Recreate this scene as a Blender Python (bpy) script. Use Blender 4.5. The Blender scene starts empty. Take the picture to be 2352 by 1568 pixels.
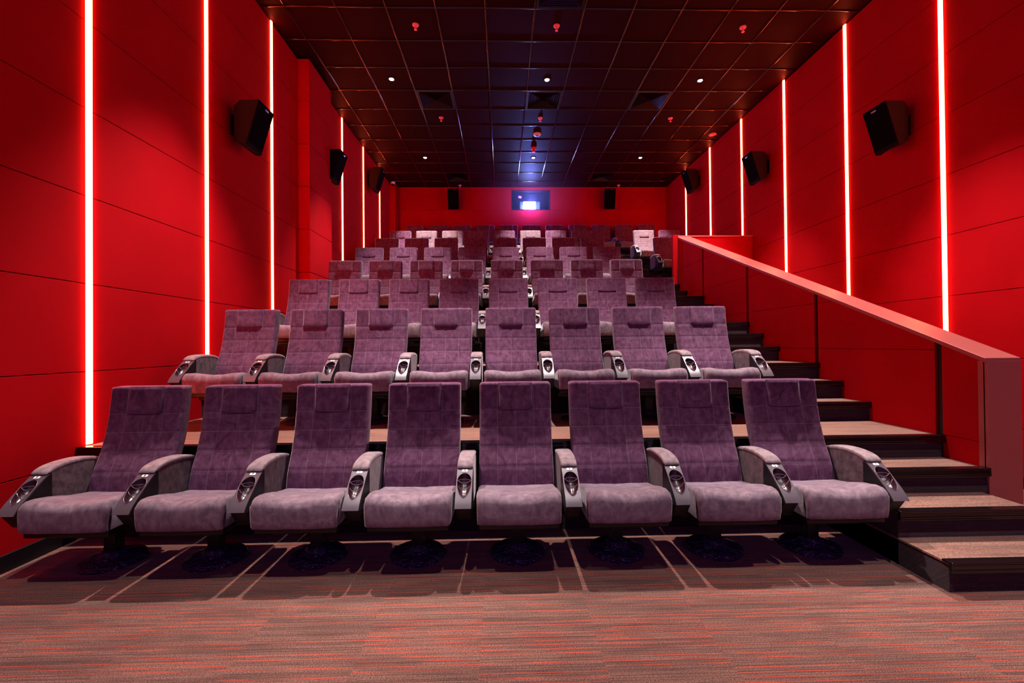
import bpy, bmesh, math, random
from mathutils import Vector, Matrix
random.seed(7)
sc = bpy.context.scene
col = sc.collection
PI = math.pi

# ------------------------------------------------------------------ camera
CH = 1.27
F, YAW, PIT, ROL = 1022.58, .0231, .0084, -.0093
cam_d = bpy.data.cameras.new('camera'); cam = bpy.data.objects.new('camera', cam_d); col.objects.link(cam)
cam_d.sensor_width = 36; cam_d.lens = F / 2352 * 36; cam_d.clip_start = .05
cy, sy, cp, sp = math.cos(YAW), math.sin(YAW), math.cos(PIT), math.sin(PIT)
R0 = Vector((cy, -sy, 0)); fwd = Vector((sy * cp, cy * cp, sp)); U0 = R0.cross(fwd)
cr, sr = math.cos(ROL), math.sin(ROL)
Rv = R0 * cr + U0 * sr; Uv = -R0 * sr + U0 * cr
M3 = Matrix((Rv, Uv, -fwd)).transposed()
cam.matrix_world = Matrix.Translation((0, 0, CH)) @ M3.to_4x4()
sc.camera = cam
# ------------------------------------------------------------------ world, exposure
w = bpy.data.worlds.new('world'); sc.world = w; w.use_nodes = True
w.node_tree.nodes['Background'].inputs[0].default_value = (0, 0, 0, 1)
w.node_tree.nodes['Background'].inputs[1].default_value = 0
sc.view_settings.view_transform = 'Standard'
sc.view_settings.look = 'None'
sc.view_settings.gamma = 1
sc.view_settings.use_curve_mapping = False
sc.view_settings.exposure = 0.0
LED_K = 54.0            # radiance of the strips
LED_C = (1, .085, .030)
SPOT_W = 840.0          # each downlight
SPOT_C = (1, .90, .86)
SCREEN_L = 1.15           # dim glow added to the unseen cinema screen
SCREEN_C = (.50, .22, 1)

# ------------------------------------------------------------------ helpers
def tag(o, label=None, cat=None, group=None, kind=None):
    if label: o['label'] = label
    if cat: o['category'] = cat
    if group: o['group'] = group
    if kind: o['kind'] = kind
    return o
def empty(name, loc, label, cat, group=None, rz=0):
    o = bpy.data.objects.new(name, None); col.objects.link(o); o.location = loc; o.rotation_euler.z = rz
    o.empty_display_size = .1
    return tag(o, label, cat, group)
def obj(name, bm, m, parent=None, smooth=False, loc=None):
    me = bpy.data.meshes.new(name)
    bmesh.ops.recalc_face_normals(bm, faces=bm.faces)
    bm.to_mesh(me); bm.free()
    if smooth:
        for p in me.polygons: p.use_smooth = True
        try: me.set_sharp_from_angle(angle=math.radians(smooth if smooth is not True else 40))
        except Exception: pass
    me.materials.append(m)
    o = bpy.data.objects.new(name, me); col.objects.link(o)
    if parent: o.parent = parent
    if loc: o.location = loc
    return o
def struct(name, bm, m, parent=None, smooth=False):
    o = obj(name, bm, m, parent, smooth)
    if not parent: o['kind'] = 'structure'
    return o
def box(bm, x0, x1, y0, y1, z0, z1, bev=0, seg=2):
    vs = [bm.verts.new((x, y, z)) for x in (x0, x1) for y in (y0, y1) for z in (z0, z1)]
    fs = [bm.faces.new([vs[i] for i in f]) for f in ((0, 1, 3, 2), (4, 6, 7, 5), (0, 4, 5, 1), (2, 3, 7, 6), (0, 2, 6, 4), (1, 5, 7, 3))]
    if bev:
        es = list({e for f in fs for e in f.edges})
        bmesh.ops.bevel(bm, geom=es, offset=bev, segments=seg, affect='EDGES', profile=.5)
    return vs
def hexa(bm, P, bev=0):
    """P: 8 points, bottom 4 (ccw) then top 4"""
    vs = [bm.verts.new(p) for p in P]
    fs = [bm.faces.new([vs[i] for i in f]) for f in ((0, 3, 2, 1), (4, 5, 6, 7), (0, 1, 5, 4), (1, 2, 6, 5), (2, 3, 7, 6), (3, 0, 4, 7))]
    if bev:
        bmesh.ops.bevel(bm, geom=list({e for f in fs for e in f.edges}), offset=bev, segments=2, affect='EDGES', profile=.5)
def loft(bm, rings, cap=True, closed=True, uvs=None):
    rv = [[bm.verts.new(p) for p in r] for r in rings]
    n = len(rv[0])
    uvl = bm.loops.layers.uv.verify() if uvs else None
    for i in range(len(rv) - 1):
        for j in range(n if closed else n - 1):
            k = (j + 1) % n
            f = bm.faces.new((rv[i][j], rv[i][k], rv[i + 1][k], rv[i + 1][j]))
            if uvs:
                for l, (a, b) in zip(f.loops, ((i, j), (i, k), (i + 1, k), (i + 1, j))): l[uvl].uv = uvs[a][b]
    if cap and closed:
        for a, i in ((rv[0], 0), (rv[-1], len(rv) - 1)):
            f = bm.faces.new(a)
            if uvs:
                for l, b in zip(f.loops, range(n)): l[uvl].uv = (9, 9)
    return rv
def tube(bm, pts, r, n=8, cap=True):
    rings = []
    for i, p in enumerate(pts):
        p = Vector(p); a = Vector(pts[max(0, i - 1)]); b = Vector(pts[min(len(pts) - 1, i + 1)])
        t = (b - a).normalized(); up = Vector((0, 0, 1)) if abs(t.z) < .9 else Vector((1, 0, 0))
        s = t.cross(up).normalized(); q = s.cross(t)
        rr = r[i] if isinstance(r, (list, tuple)) else r
        rings.append([p + (s * math.cos(2 * PI * j / n) + q * math.sin(2 * PI * j / n)) * rr for j in range(n)])
    loft(bm, rings, cap)
def lathe(bm, prof, n=32, c=(0, 0, 0)):
    rings = [[(c[0] + r * math.cos(2 * PI * j / n), c[1] + r * math.sin(2 * PI * j / n), c[2] + z) for j in range(n)] for r, z in prof]
    loft(bm, rings, True)
def interp(tab, t):
    for (a, b), (c, d) in zip(tab, tab[1:]):
        if t <= c:
            u = (t - a) / (c - a); u = max(0, min(1, u))
            return b + (d - b) * u
    return tab[-1][1]
def smooth_tab(tab, t):
    """catmull-rom through (t, value) points"""
    n = len(tab)
    for i in range(n - 1):
        if t <= tab[i + 1][0] or i == n - 2:
            t0, p1 = tab[i]; t1, p2 = tab[i + 1]
            p0 = tab[i - 1][1] if i > 0 else 2 * p1 - p2
            p3 = tab[i + 2][1] if i < n - 2 else 2 * p2 - p1
            u = max(0, min(1, (t - t0) / (t1 - t0)))
            return .5 * (2 * p1 + (p2 - p0) * u + (2 * p0 - 5 * p1 + 4 * p2 - p3) * u * u + (3 * p1 - p0 - 3 * p2 + p3) * u ** 3)

# ------------------------------------------------------------------ materials
def mat(name, colr, rough=.6, metal=0, spec=.5, **kw):
    m = bpy.data.materials.new(name); m.use_nodes = True
    b = m.node_tree.nodes['Principled BSDF']
    b.inputs['Base Color'].default_value = (*colr, 1); b.inputs['Roughness'].default_value = rough
    b.inputs['Metallic'].default_value = metal; b.inputs['Specular IOR Level'].default_value = spec
    for k, v in kw.items(): b.inputs[k.replace('_', ' ')].default_value = v
    return m, b, m.node_tree
def node(nt, t, **kw):
    n = nt.nodes.new(t)
    for k, v in kw.items(): setattr(n, k, v)
    return n
def math_n(nt, op, a, b=None, c=None, clamp=False):
    n = nt.nodes.new('ShaderNodeMath'); n.operation = op; n.use_clamp = clamp
    for i, v in enumerate((a, b, c)):
        if v is None: continue
        if isinstance(v, (int, float)): n.inputs[i].default_value = v
        else: nt.links.new(v, n.inputs[i])
    return n.outputs[0]
def ramp(nt, src, stops):
    r = nt.nodes.new('ShaderNodeValToRGB'); nt.links.new(src, r.inputs[0])
    e = r.color_ramp.elements
    while len(e) < len(stops): e.new(.5)
    for x, (p, c) in zip(e, stops): x.position = p; x.color = (*c, 1)
    return r.outputs[0]
def noise(nt, scale, coord=None, detail=4, vec_scale=None, rough=.5):
    n = nt.nodes.new('ShaderNodeTexNoise'); n.inputs['Scale'].default_value = scale; n.inputs['Detail'].default_value = detail
    n.inputs['Roughness'].default_value = rough
    if coord is not None:
        if vec_scale:
            mp = nt.nodes.new('ShaderNodeMapping'); mp.inputs['Scale'].default_value = vec_scale
            nt.links.new(coord, mp.inputs[0]); coord = mp.outputs[0]
        nt.links.new(coord, n.inputs['Vector'])
    return n.outputs['Fac']
def bump(nt, b, h, strength=.3, dist=.01):
    n = nt.nodes.new('ShaderNodeBump'); n.inputs['Strength'].default_value = strength; n.inputs['Distance'].default_value = dist
    nt.links.new(h, n.inputs['Height']); nt.links.new(n.outputs[0], b.inputs['Normal'])
def mix(nt, fac, a, b, blend='MIX'):
    n = nt.nodes.new('ShaderNodeMix'); n.data_type = 'RGBA'; n.blend_type = blend
    for s, v in ((0, fac), (6, a), (7, b)):
        if isinstance(v, (int, float)): n.inputs[s].default_value = v
        elif isinstance(v, tuple): n.inputs[s].default_value = (*v, 1)
        else: nt.links.new(v, n.inputs[s])
    return n.outputs[2]

def red_fabric():
    m, b, nt = mat('red_wall_fabric', (.42, .0010, .005), .85, spec=.06)
    tc = node(nt, 'ShaderNodeTexCoord').outputs['Object']
    f = noise(nt, 2.2, tc, 3)
    c = ramp(nt, f, ((.3, (.39, .0007, .0042)), (.7, (.45, .0013, .006))))
    g = noise(nt, 420, tc, 2)
    c2 = mix(nt, math_n(nt, 'MULTIPLY', g, .35), c, (.30, .0006, .0026))
    nt.links.new(c2, b.inputs['Base Color'])
    bump(nt, b, g, .12, .002)
    return m
M_RED = red_fabric()
M_BLACK = mat('black_backing', (.006, .004, .005), .7)[0]
M_PLASTIC = mat('black_moulded_plastic', (.006, .004, .006), .45, spec=.35)[0]

def velour(name, base, dark, light, sheen=.35, seams=False):
    m, b, nt = mat(name, base, .82, spec=.2)
    tcn = node(nt, 'ShaderNodeTexCoord'); tc = tcn.outputs['Object']
    oi = node(nt, 'ShaderNodeObjectInfo')
    add = nt.nodes.new('ShaderNodeVectorMath'); add.operation = 'ADD'
    nt.links.new(tc, add.inputs[0])
    mul = nt.nodes.new('ShaderNodeVectorMath'); mul.operation = 'MULTIPLY'
    nt.links.new(oi.outputs['Location'], mul.inputs[0]); mul.inputs[1].default_value = (3.1, 2.3, 1.7)
    nt.links.new(mul.outputs[0], add.inputs[1]); v = add.outputs[0]
    a = noise(nt, 30, v, 6, (1, 1, .5), .66)
    n2 = nt.nodes.new('ShaderNodeTexNoise'); n2.inputs['Scale'].default_value = 9; n2.inputs['Distortion'].default_value = 2.6
    n2.inputs['Detail'].default_value = 5
    nt.links.new(v, n2.inputs['Vector'])
    s = math_n(nt, 'MULTIPLY_ADD', n2.outputs['Fac'], .5, math_n(nt, 'MULTIPLY', a, .5))
    c = ramp(nt, s, ((.37, dark), (.5, base), (.63, light)))
    fine = noise(nt, 700, tc, 2)
    c = mix(nt, math_n(nt, 'MULTIPLY', fine, .25), c, dark)
    h = math_n(nt, 'MULTIPLY', fine, .25)
    if seams:
        sep = node(nt, 'ShaderNodeSeparateXYZ'); nt.links.new(tcn.outputs['UV'], sep.inputs[0])
        ux, uz = sep.outputs[0], sep.outputs[1]
        masks = []
        for t in (.845, .728, .611, .494):
            masks.append(math_n(nt, 'COMPARE', uz, t, .0016))
        for t in (-.12, .12):
            masks.append(math_n(nt, 'COMPARE', ux, t, .0013))
        cm = math_n(nt, 'COMPARE', ux, 0.0, .0013)
        masks.append(math_n(nt, 'MULTIPLY', cm, math_n(nt, 'LESS_THAN', uz, .845)))
        tot = masks[0]
        for q in masks[1:]: tot = math_n(nt, 'MAXIMUM', tot, q)
        # stitches are dashed
        d1 = math_n(nt, 'FRACT', math_n(nt, 'MULTIPLY', math_n(nt, 'ADD', ux, uz), 130))
        dash = math_n(nt, 'GREATER_THAN', d1, .3)
        tot = math_n(nt, 'MULTIPLY', tot, dash)
        c = mix(nt, math_n(nt, 'MULTIPLY', tot, .5), c, (.36, .27, .34))
    nt.links.new(c, b.inputs['Base Color'])
    b.inputs['Sheen Weight'].default_value = sheen; b.inputs['Sheen Roughness'].default_value = .35
    b.inputs['Sheen Tint'].default_value = (1, .85, .88, 1)
    bump(nt, b, math_n(nt, 'ADD', h, math_n(nt, 'MULTIPLY', s, .8)), .35, .006)
    return m
M_SEAT = velour('mauve_velour', (.195, .134, .166), (.125, .082, .106), (.275, .20, .225), sheen=.35)
M_BACK = velour('mauve_velour_quilted', (.126, .043, .094), (.072, .021, .052), (.178, .075, .142), sheen=.42, seams=True)
M_BACK_LIT_NAP = velour('lit_nap_velour_quilted', (.19, .118, .145), (.13, .075, .098), (.25, .165, .195), seams=True)  # same velour as the other backs; nap and light put into the colour
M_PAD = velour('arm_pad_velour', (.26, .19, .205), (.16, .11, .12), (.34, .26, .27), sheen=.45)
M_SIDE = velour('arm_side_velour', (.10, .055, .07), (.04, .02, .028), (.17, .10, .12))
M_CONSOLE = mat('grey_console_plastic', (.11, .085, .105), .36, metal=.25)[0]
M_CUP = mat('cup_holder_gloss', (.035, .005, .014), .32, spec=.6)[0]  # red reflections in the bowl are put into the base colour
M_RIM = mat('cup_holder_rim', (.30, .25, .30), .18, metal=.5)[0]
M_PLATE = mat('white_number_plate', (.85, .82, .80), .4)[0]
M_DIGIT = mat('black_print', (.01, .01, .01), .6)[0]
M_NOSE = mat('black_stair_nosing', (.006, .004, .005), .16, spec=.55)[0]

def carpet(name, base, dark, red):
    m, b, nt = mat(name, base, .95, spec=.1)
    g = node(nt, 'ShaderNodeNewGeometry').outputs['Position']
    sep = node(nt, 'ShaderNodeSeparateXYZ'); nt.links.new(g, sep.inputs[0])
    fine = noise(nt, 1, g, 3, (170, 420, 420), .75)
    def wn(a_, b_):
        n = nt.nodes.new('ShaderNodeTexWhiteNoise'); n.noise_dimensions = '2D'
        cb = nt.nodes.new('ShaderNodeCombineXYZ'); nt.links.new(a_, cb.inputs[0]); nt.links.new(b_, cb.inputs[1]) if not isinstance(b_, float) else None
        nt.links.new(cb.outputs[0], n.inputs['Vector']); return n.outputs['Value']
    tx = math_n(nt, 'FLOOR', math_n(nt, 'MULTIPLY_ADD', sep.outputs[0], 2.0, .2))       # half-metre carpet tiles
    ty = math_n(nt, 'FLOOR', math_n(nt, 'MULTIPLY_ADD', sep.outputs[1], 2.0, .1))
    tile = math_n(nt, 'MULTIPLY_ADD', ty, 7.3, tx)
    yz = math_n(nt, 'ADD', sep.outputs[1], sep.outputs[2])
    row = math_n(nt, 'FLOOR', math_n(nt, 'MULTIPLY', yz, 300.0))
    rnd = wn(row, tile)
    seg = math_n(nt, 'FLOOR', math_n(nt, 'MULTIPLY_ADD', sep.outputs[0], 9.0, math_n(nt, 'MULTIPLY', rnd, 9.0)))
    rnd2 = wn(row, math_n(nt, 'MULTIPLY_ADD', tile, 3.1, seg))
    rows = math_n(nt, 'MULTIPLY', rnd, .3)
    blot = noise(nt, 1, g, 2, (1.6, 9, 9), .6)
    c = ramp(nt, fine, ((.40, dark), (.5, base), (.58, tuple(min(1, x * 1.9) for x in base))))
    redm = math_n(nt, 'MULTIPLY', math_n(nt, 'MULTIPLY', math_n(nt, 'GREATER_THAN', rnd, .28), math_n(nt, 'LESS_THAN', math_n(nt, 'FRACT', math_n(nt, 'DIVIDE', row, 8.0)), .1)), math_n(nt, 'MULTIPLY_ADD', rnd2, .5, .5))
    c = mix(nt, redm, c, red)
    c = mix(nt, math_n(nt, 'MULTIPLY', math_n(nt, 'LESS_THAN', rnd, .22), .45), c, dark)
    c = mix(nt, math_n(nt, 'MULTIPLY', math_n(nt, 'LESS_THAN', rnd2, .25), .3), c, dark)
    c = mix(nt, math_n(nt, 'MULTIPLY', ramp_f(nt, blot, .48, .62), .3), c, dark)
    nt.links.new(c, b.inputs['Base Color'])
    b.inputs['Sheen Weight'].default_value = .15
    bump(nt, b, math_n(nt, 'ADD', fine, rows), .5, .004)
    return m
def ramp_f(nt, src, a, bb):
    n = nt.nodes.new('ShaderNodeMapRange'); n.inputs['From Min'].default_value = a; n.inputs['From Max'].default_value = bb
    nt.links.new(src, n.inputs['Value']); return n.outputs[0]
M_CARPET = carpet('striped_carpet', (.175, .084, .062), (.026, .012, .011), (.62, .04, .015))
M_CARPET2 = carpet('step_carpet', (.24, .122, .088), (.075, .038, .03), (.32, .09, .06))
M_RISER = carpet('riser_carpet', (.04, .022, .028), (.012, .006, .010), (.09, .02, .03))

def emis(name, c, k):
    m = bpy.data.materials.new(name); m.use_nodes = True; nt = m.node_tree
    nt.nodes.remove(nt.nodes['Principled BSDF'])
    e = nt.nodes.new('ShaderNodeEmission'); e.inputs[0].default_value = (*c, 1); e.inputs[1].default_value = k
    nt.links.new(e.outputs[0], nt.nodes['Material Output'].inputs[0])
    return m
M_LED = emis('led_diffuser_glow', LED_C, LED_K)

# ------------------------------------------------------------------ room numbers
XL, XR = -2.853, 4.455
YF, YB = -4.0, 11.8
XA0, XA1 = 2.247, 3.10        # aisle
PX1 = 3.31                    # outer face of parapet
def cz(y): return CH + 4.0958 + .0187 * (y - 6)
P0, DP = .607, .46
EDGE0, DE = 3.07, 1.2215
ROW0, DR = 2.998, 1.2172
def plat(r): return 0 if r == 0 else P0 + DP * (r - 1)
def edge(r): return EDGE0 + DE * (r - 1)
LY = [3.1417 + 1.233 * n for n in (0, 1, 2, 4, 5, 6)]
RY = [4.359 + 1.2393 * n for n in range(6)]
ZS = [1.116 + .6048 * j for j in range(-3, 8)]

# floor + platforms
bm = bmesh.new(); box(bm, XL - .2, XR + .2, YF - .2, EDGE0 + .02, -.1, 0); box(bm, PX1 - .1, XR + .2, EDGE0 + .02, 7.8, -.1, 0)
struct('floor', bm, M_CARPET)
nosing_bm = bmesh.new()
def nosing(bm, x0, x1, y, z):
    box(bm, x0, x1, y - .022, y + .035, z - .004, z + .007, .003)
    box(bm, x0, x1, y - .022, y - .004, z - .048, z - .002, .004)
    box(bm, x0, x1, y - .026, y - .002, z - .034, z - .026, .003)
tn = [0]
def trim(bm, m, smooth=False, nm=None):
    tn[0] += 1
    return struct(nm or 'trim_%d' % tn[0], bm, m, smooth=smooth)
plat_bm = bmesh.new(); ris_bm = bmesh.new()
for r in range(1, 8):
    z, e = plat(r), edge(r)
    y1 = edge(r + 1) + .01 if r < 7 else YB + .1
    xr = XA1 if r < 5 else XR
    box(plat_bm, XL, xr, e - (0.0), y1, z - .012, z)
    box(ris_bm, XL, xr, e + .004, y1, (plat(r - 1) - .02) if r < 5 else -.05, z - .012)
    nosing(nosing_bm, XL, xr, e, z)
    # two (or three) carpeted steps up to this platform in the aisle
    n = 3 if r == 1 else 2
    rise = (z - plat(r - 1)) / (n + 1)
    for k in range(1, n + 1):
        ye = e - (.288 if r == 1 else .30) * (n + 1 - k); zt = plat(r - 1) + rise * k
        x1 = XA1 if r != 1 or k > 2 else 3.06
        box(plat_bm, XA0, x1, ye, e + .01, zt - .010, zt)
        box(ris_bm, XA0 + .004, x1 - .001, ye + .004, e + .01, plat(r - 1) - .01, zt - .010)
        nosing(nosing_bm, XA0 - .004, x1, ye, zt)
struct('floor_platforms', plat_bm, M_CARPET2)
struct('floor_risers', ris_bm, M_RISER)
trim(nosing_bm, M_NOSE)

# walls: fabric panels with open joints in front of a dark backing
def panels(bm, plane, side, ys, zs, y_ax=True, top=None, th=.03, gap=.0026, sgap=None):
    """panels standing off plane; side=+1 means the room lies at +"""
    for a, b in zip(ys, ys[1:]):
        for c, d in zip(zs, zs[1:]):
            ga = (sgap or {}).get(a, gap); gb = (sgap or {}).get(b, gap)
            y0, y1, z0 = a + ga, b - gb, c + gap
            t0 = (top(y0) if top else d); t1 = (top(y1) if top else d)
            z1a, z1b = min(d, t0) - gap, min(d, t1) - gap
            if z1a <= z0 + .01: continue
            p0, p1 = sorted((plane - side * .0, plane - side * th))
            if y_ax:
                P = [(p0, y0, z0), (p1, y0, z0), (p1, y1, z0), (p0, y1, z0), (p0, y0, z1a), (p1, y0, z1a), (p1, y1, z1b), (p0, y1, z1b)]
            else:
                P = [(y0, p0, z0), (y1, p0, z0), (y1, p1, z0), (y0, p1, z0), (y0, p0, z1a), (y1, p0, z1b), (y1, p1, z1b), (y0, p1, z1a)]
            hexa(bm, P, .0022)
zs = [-.05] + ZS[2:] + [6.2]
zs = sorted(set(zs))
bm = bmesh.new()
gapd = {y: .025 for y in LY}
ys = [YF] + [3.1417 + 1.233 * n for n in range(-5, 8)] ; ys[-1] = YB
panels(bm, XL, 1, ys, zs, top=cz, sgap=gapd)
box(bm, XL - .12, XL - .035, YF, YB, -.1, 6)
struct('wall_left', bm, M_RED)
bm = bmesh.new()
gapd = {y: .025 for y in RY}
ys = [YF] + [4.359 + 1.2393 * n for n in range(-6, 7)]; ys[-1] = YB
panels(bm, XR, -1, ys, zs, top=cz, sgap=gapd)
box(bm, XR + .035, XR + .12, YF, YB, -.1, 6)
struct('wall_right', bm, M_RED)
# column on the left wall and slim pier in the back corner
bm = bmesh.new()
for c, d in zip(zs, zs[1:]):
    d = min(d, cz(6.4) - .004)
    if d > c + .02: box(bm, XL - .01, -2.69, 6.33, 7.14, c + .003, d - .003, .003)
struct('wall_column', bm, M_RED)
bm = bmesh.new(); box(bm, XL - .01, -2.70, 11.45, YB + .02, -.1, cz(11.5), .003)
struct('wall_pier', bm, M_RED)
# back wall with the projection port
XP0, XP1, ZP0, ZP1 = .30, 1.32, 4.86, 5.385
bm = bmesh.new()
bx = [XL, -2.7, -1.55, -.38, XP0, XP1, 2.04, 3.21, 4.455]
for a, b in zip(bx, bx[1:]):
    for c, d in ((2.5, 4.86), (4.86, 5.385), (5.385, cz(YB) - .002)):
        if a == XP0 and c == 4.86: continue
        box(bm, a + .0015, b - .0015, YB, YB + .03, c + .0015, d - .0015, .002)
box(bm, XL - .1, XP0 - .02, YB + .034, YB + .12, 0, 6); box(bm, XP1 + .02, XR + .1, YB + .034, YB + .12, 0, 6)
box(bm, XP0 - .02, XP1 + .02, YB + .034, YB + .12, 0, ZP0 - .02); box(bm, XP0 - .02, XP1 + .02, YB + .034, YB + .12, ZP1 + .02, 6)
struct('wall_back', bm, M_RED)
bm = bmesh.new(); box(bm, XL - .1, XR + .1, YF - .1, YF, -.1, 6)
struct('wall_front', bm, M_BLACK)
bm = bmesh.new(); box(bm, XL - .005, XL + .012, YF, EDGE0 - .03, 0, .10, .003)
struct('baseboard_left', bm, M_PLASTIC)
bm = bmesh.new(); box(bm, XR - .012, XR + .005, YF, 7.74, 0, .10, .003)
struct('baseboard_right', bm, M_PLASTIC)

# ceiling: dark lay-in tiles, and the rounded bars they lie on
def ceil_mat():
    m, b, nt = mat('dark_ceiling_tile', (.012, .003, .004), .56, spec=.04)
    g = node(nt, 'ShaderNodeNewGeometry').outputs['Position']
    n = noise(nt, 1.1, g, 3); f = noise(nt, 160, g, 2)
    nt.links.new(ramp(nt, n, ((.3, (.012, .0004, .0016)), (.7, (.018, .0008, .0025)))), b.inputs['Base Color'])
    bump(nt, b, math_n(nt, 'ADD', f, math_n(nt, 'MULTIPLY', n, 2)), .12, .004)
    return m
M_CEIL = ceil_mat()
M_BAR = mat('ceiling_grid_bar', (.016, .002, .003), .13, metal=.12, spec=.6)[0]
gx = [-1.9585 + .6 * i for i in range(-1, 11)]; gy = [5.961 + .6 * j for j in range(-16, 10)]
bm = bmesh.new()
cxs = [XL - .05] + gx + [XR + .05]; cys = [YF] + gy + [YB + .05]
for a, b in zip(cxs, cxs[1:]):
    for c, d in zip(cys, cys[1:]):
        t = random.uniform(-.0006, .0006); q = random.uniform(-.0006, .0006)
        v = [bm.verts.new((x, y, cz(y) + .004 + (t if x == a else -t) + (q if y == c else -q))) for x, y in ((a, c), (b, c), (b, d), (a, d))]
        bm.faces.new(v)
box(bm, XL - .2, XR + .2, YF - .1, YB + .2, 6.0, 6.1)
struct('ceiling', bm, M_CEIL)
bm = bmesh.new()
prof = [(-.012, .006), (-.012, -.001), (-.010, -.0045), (-.005, -.0065), (0, -.007), (.005, -.0065), (.010, -.0045), (.012, -.001), (.012, .006)]
for x in gx:
    loft(bm, [[(x + a, y, cz(y) + z) for a, z in prof] for y in (YF, YB)])
for y in gy:
    loft(bm, [[(x, y + a, cz(y) + z) for a, z in prof] for x in (XL, XR)])
trim(bm, M_BAR, smooth=60)

# ------------------------------------------------------------------ stair parapet and guard wall
def ptop(y): return 1.165 + .401 * (y - 2.786)
bm = bmesh.new()
ylist = [2.83] + [edge(r) for r in range(1, 5)] + [7.72]
for i, (a, b) in enumerate(zip(ylist, ylist[1:])):
    y0 = a + (.05 if i else 0); r = i
    base = plat(r) - .02 if i else .0
    cuts = [base] + [z for z in (.613, 1.21, 1.655, 2.10, 2.56, 3.0) if base + .05 < z < ptop(b) - .08] + [9]
    ta, tb = ptop(y0) - .028, ptop(b) - .028
    for c, d in zip(cuts, cuts[1:]):
        # clip the band c..d under the sloping top line
        poly = [(y0, c + .0015), (b, c + .0015), (b, d - .0015), (y0, d - .0015)]
        out = []
        f = lambda q: (ta + (tb - ta) * (q[0] - y0) / (b - y0)) - q[1]
        for q, n_ in zip(poly, poly[1:] + poly[:1]):
            if f(q) >= 0: out.append(q)
            if (f(q) >= 0) != (f(n_) >= 0):
                u = f(q) / (f(q) - f(n_)); out.append((q[0] + (n_[0] - q[0]) * u, q[1] + (n_[1] - q[1]) * u))
        if len(out) < 3: continue
        tmp = bmesh.new()
        loft(tmp, [[(x, y, z) for y, z in out] for x in (XA1, XA1 + .04)])
        bmesh.ops.bevel(tmp, geom=list(tmp.edges), offset=.0015, segments=1, affect='EDGES')
        me = bpy.data.meshes.new('t'); tmp.to_mesh(me); tmp.free(); bm.from_mesh(me); bpy.data.meshes.remove(me)
P = [(XA1 + .03, 2.80, 0), (PX1, 2.80, 0), (PX1, 7.745, 0), (XA1 + .03, 7.745, 0)]
core = bmesh.new()
hexa(core, P + [(x, y, ptop(y) - .03) for x, y, _ in P])
stair = empty('stair_parapet', (0, 0, 0), 'low red upholstered parapet sloping up beside the aisle steps', 'parapet')
obj('core', core, M_RED, stair)
obj('upholstered_panels', bm, M_RED, stair)
def brass():
    m, b, nt = mat('coated_parapet_metal', (.44, .11, .10), .38, metal=.25)
    g = node(nt, 'ShaderNodeNewGeometry').outputs['Position']
    bump(nt, b, noise(nt, 900, g, 2), .1, .001)
    return m
M_CAP = brass()
bm = bmesh.new()
for r in range(1, 5):
    y = edge(r); hexa(bm, [(XA1 + .022, y, 0), (XA1 + .032, y, 0), (XA1 + .032, y + .05, 0), (XA1 + .022, y + .05, 0)] + [(XA1 + a, y + b, ptop(y + b) - .03) for a, b in ((.022, 0), (.032, 0), (.032, .05), (.022, .05))])
obj('joint', bm, M_BLACK, stair)
bm = bmesh.new()
y0, y1 = 2.775, 7.735
hexa(bm, [(XA1 - .015, y0, ptop(y0) - .03), (PX1 + .01, y0, ptop(y0) - .03), (PX1 + .01, y1, ptop(y1) - .03), (XA1 - .015, y1, ptop(y1) - .03),
          (XA1 - .015, y0, ptop(y0)), (PX1 + .01, y0, ptop(y0)), (PX1 + .01, y1, ptop(y1)), (XA1 - .015, y1, ptop(y1))], .003)
obj('cap', bm, M_CAP, stair)
bm = bmesh.new(); box(bm, XA1 - .003, PX1 + .01, 2.772, 2.80, 0, ptop(2.78) - .02, .003)
box(bm, XA1 - .003, XA1 + .006, 2.79, 2.83, 0, ptop(2.79) - .025)
obj('end_panel', bm, M_CAP, stair)
GW = 3.165
bm = bmesh.new(); box(bm, 3.0, 3.085, 7.68, 7.735, plat(4), GW, .003)
obj('end_post', bm, M_RED, stair)
bm = bmesh.new(); box(bm, 3.085, 3.10, 7.67, 7.735, plat(4), GW, .002)
obj('edge_strip', bm, M_CAP, stair)
g = empty('guard_wall', (0, 0, 0), 'short red guard wall crossing behind the top of the sloping parapet', 'wall')
bm = bmesh.new(); box(bm, PX1 + .002, XR - .002, 7.75, 7.85, 0, GW - .02, .003); obj('upholstered_panel', bm, M_RED, g)
bm = bmesh.new(); box(bm, 3.0, XR - .002, 7.74, 7.87, GW - .019, GW + .006, .003); obj('cap', bm, M_CAP, g)

# ------------------------------------------------------------------ LED strips
def led(x, side, y, z0, label, grp):
    t = empty('led_strip', (x, y, z0), label, 'light strip', grp)
    z1 = cz(y) - .006 - z0
    bm = bmesh.new(); box(bm, min(-side * .034, 0), max(-side * .034, 0), -.0242, .0242, 0, z1)
    obj('channel', bm, M_BLACK, t)
    bm = bmesh.new()
    pr = [(.001, -.0225), (.009, -.022), (.013, -.014), (.014, 0), (.013, .014), (.009, .022), (.001, .0225)]
    loft(bm, [[(side * a, b, z) for a, b in pr] for z in (.002, z1 - .002)])
    obj('diffuser', bm, M_LED, t, smooth=60)
ORD = ['first', 'second', 'third', 'fourth', 'fifth', 'sixth', 'seventh', 'eighth', 'ninth', 'tenth', 'eleventh']
for i, y in enumerate(LY):
    r = max(k for k in range(8) if k == 0 or edge(k) <= y + .01)
    led(XL, 1, y, plat(r) + .008, 'glowing vertical red light strip on the left wall, %s from the front' % ORD[i], 'light strips on the left wall')
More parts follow.
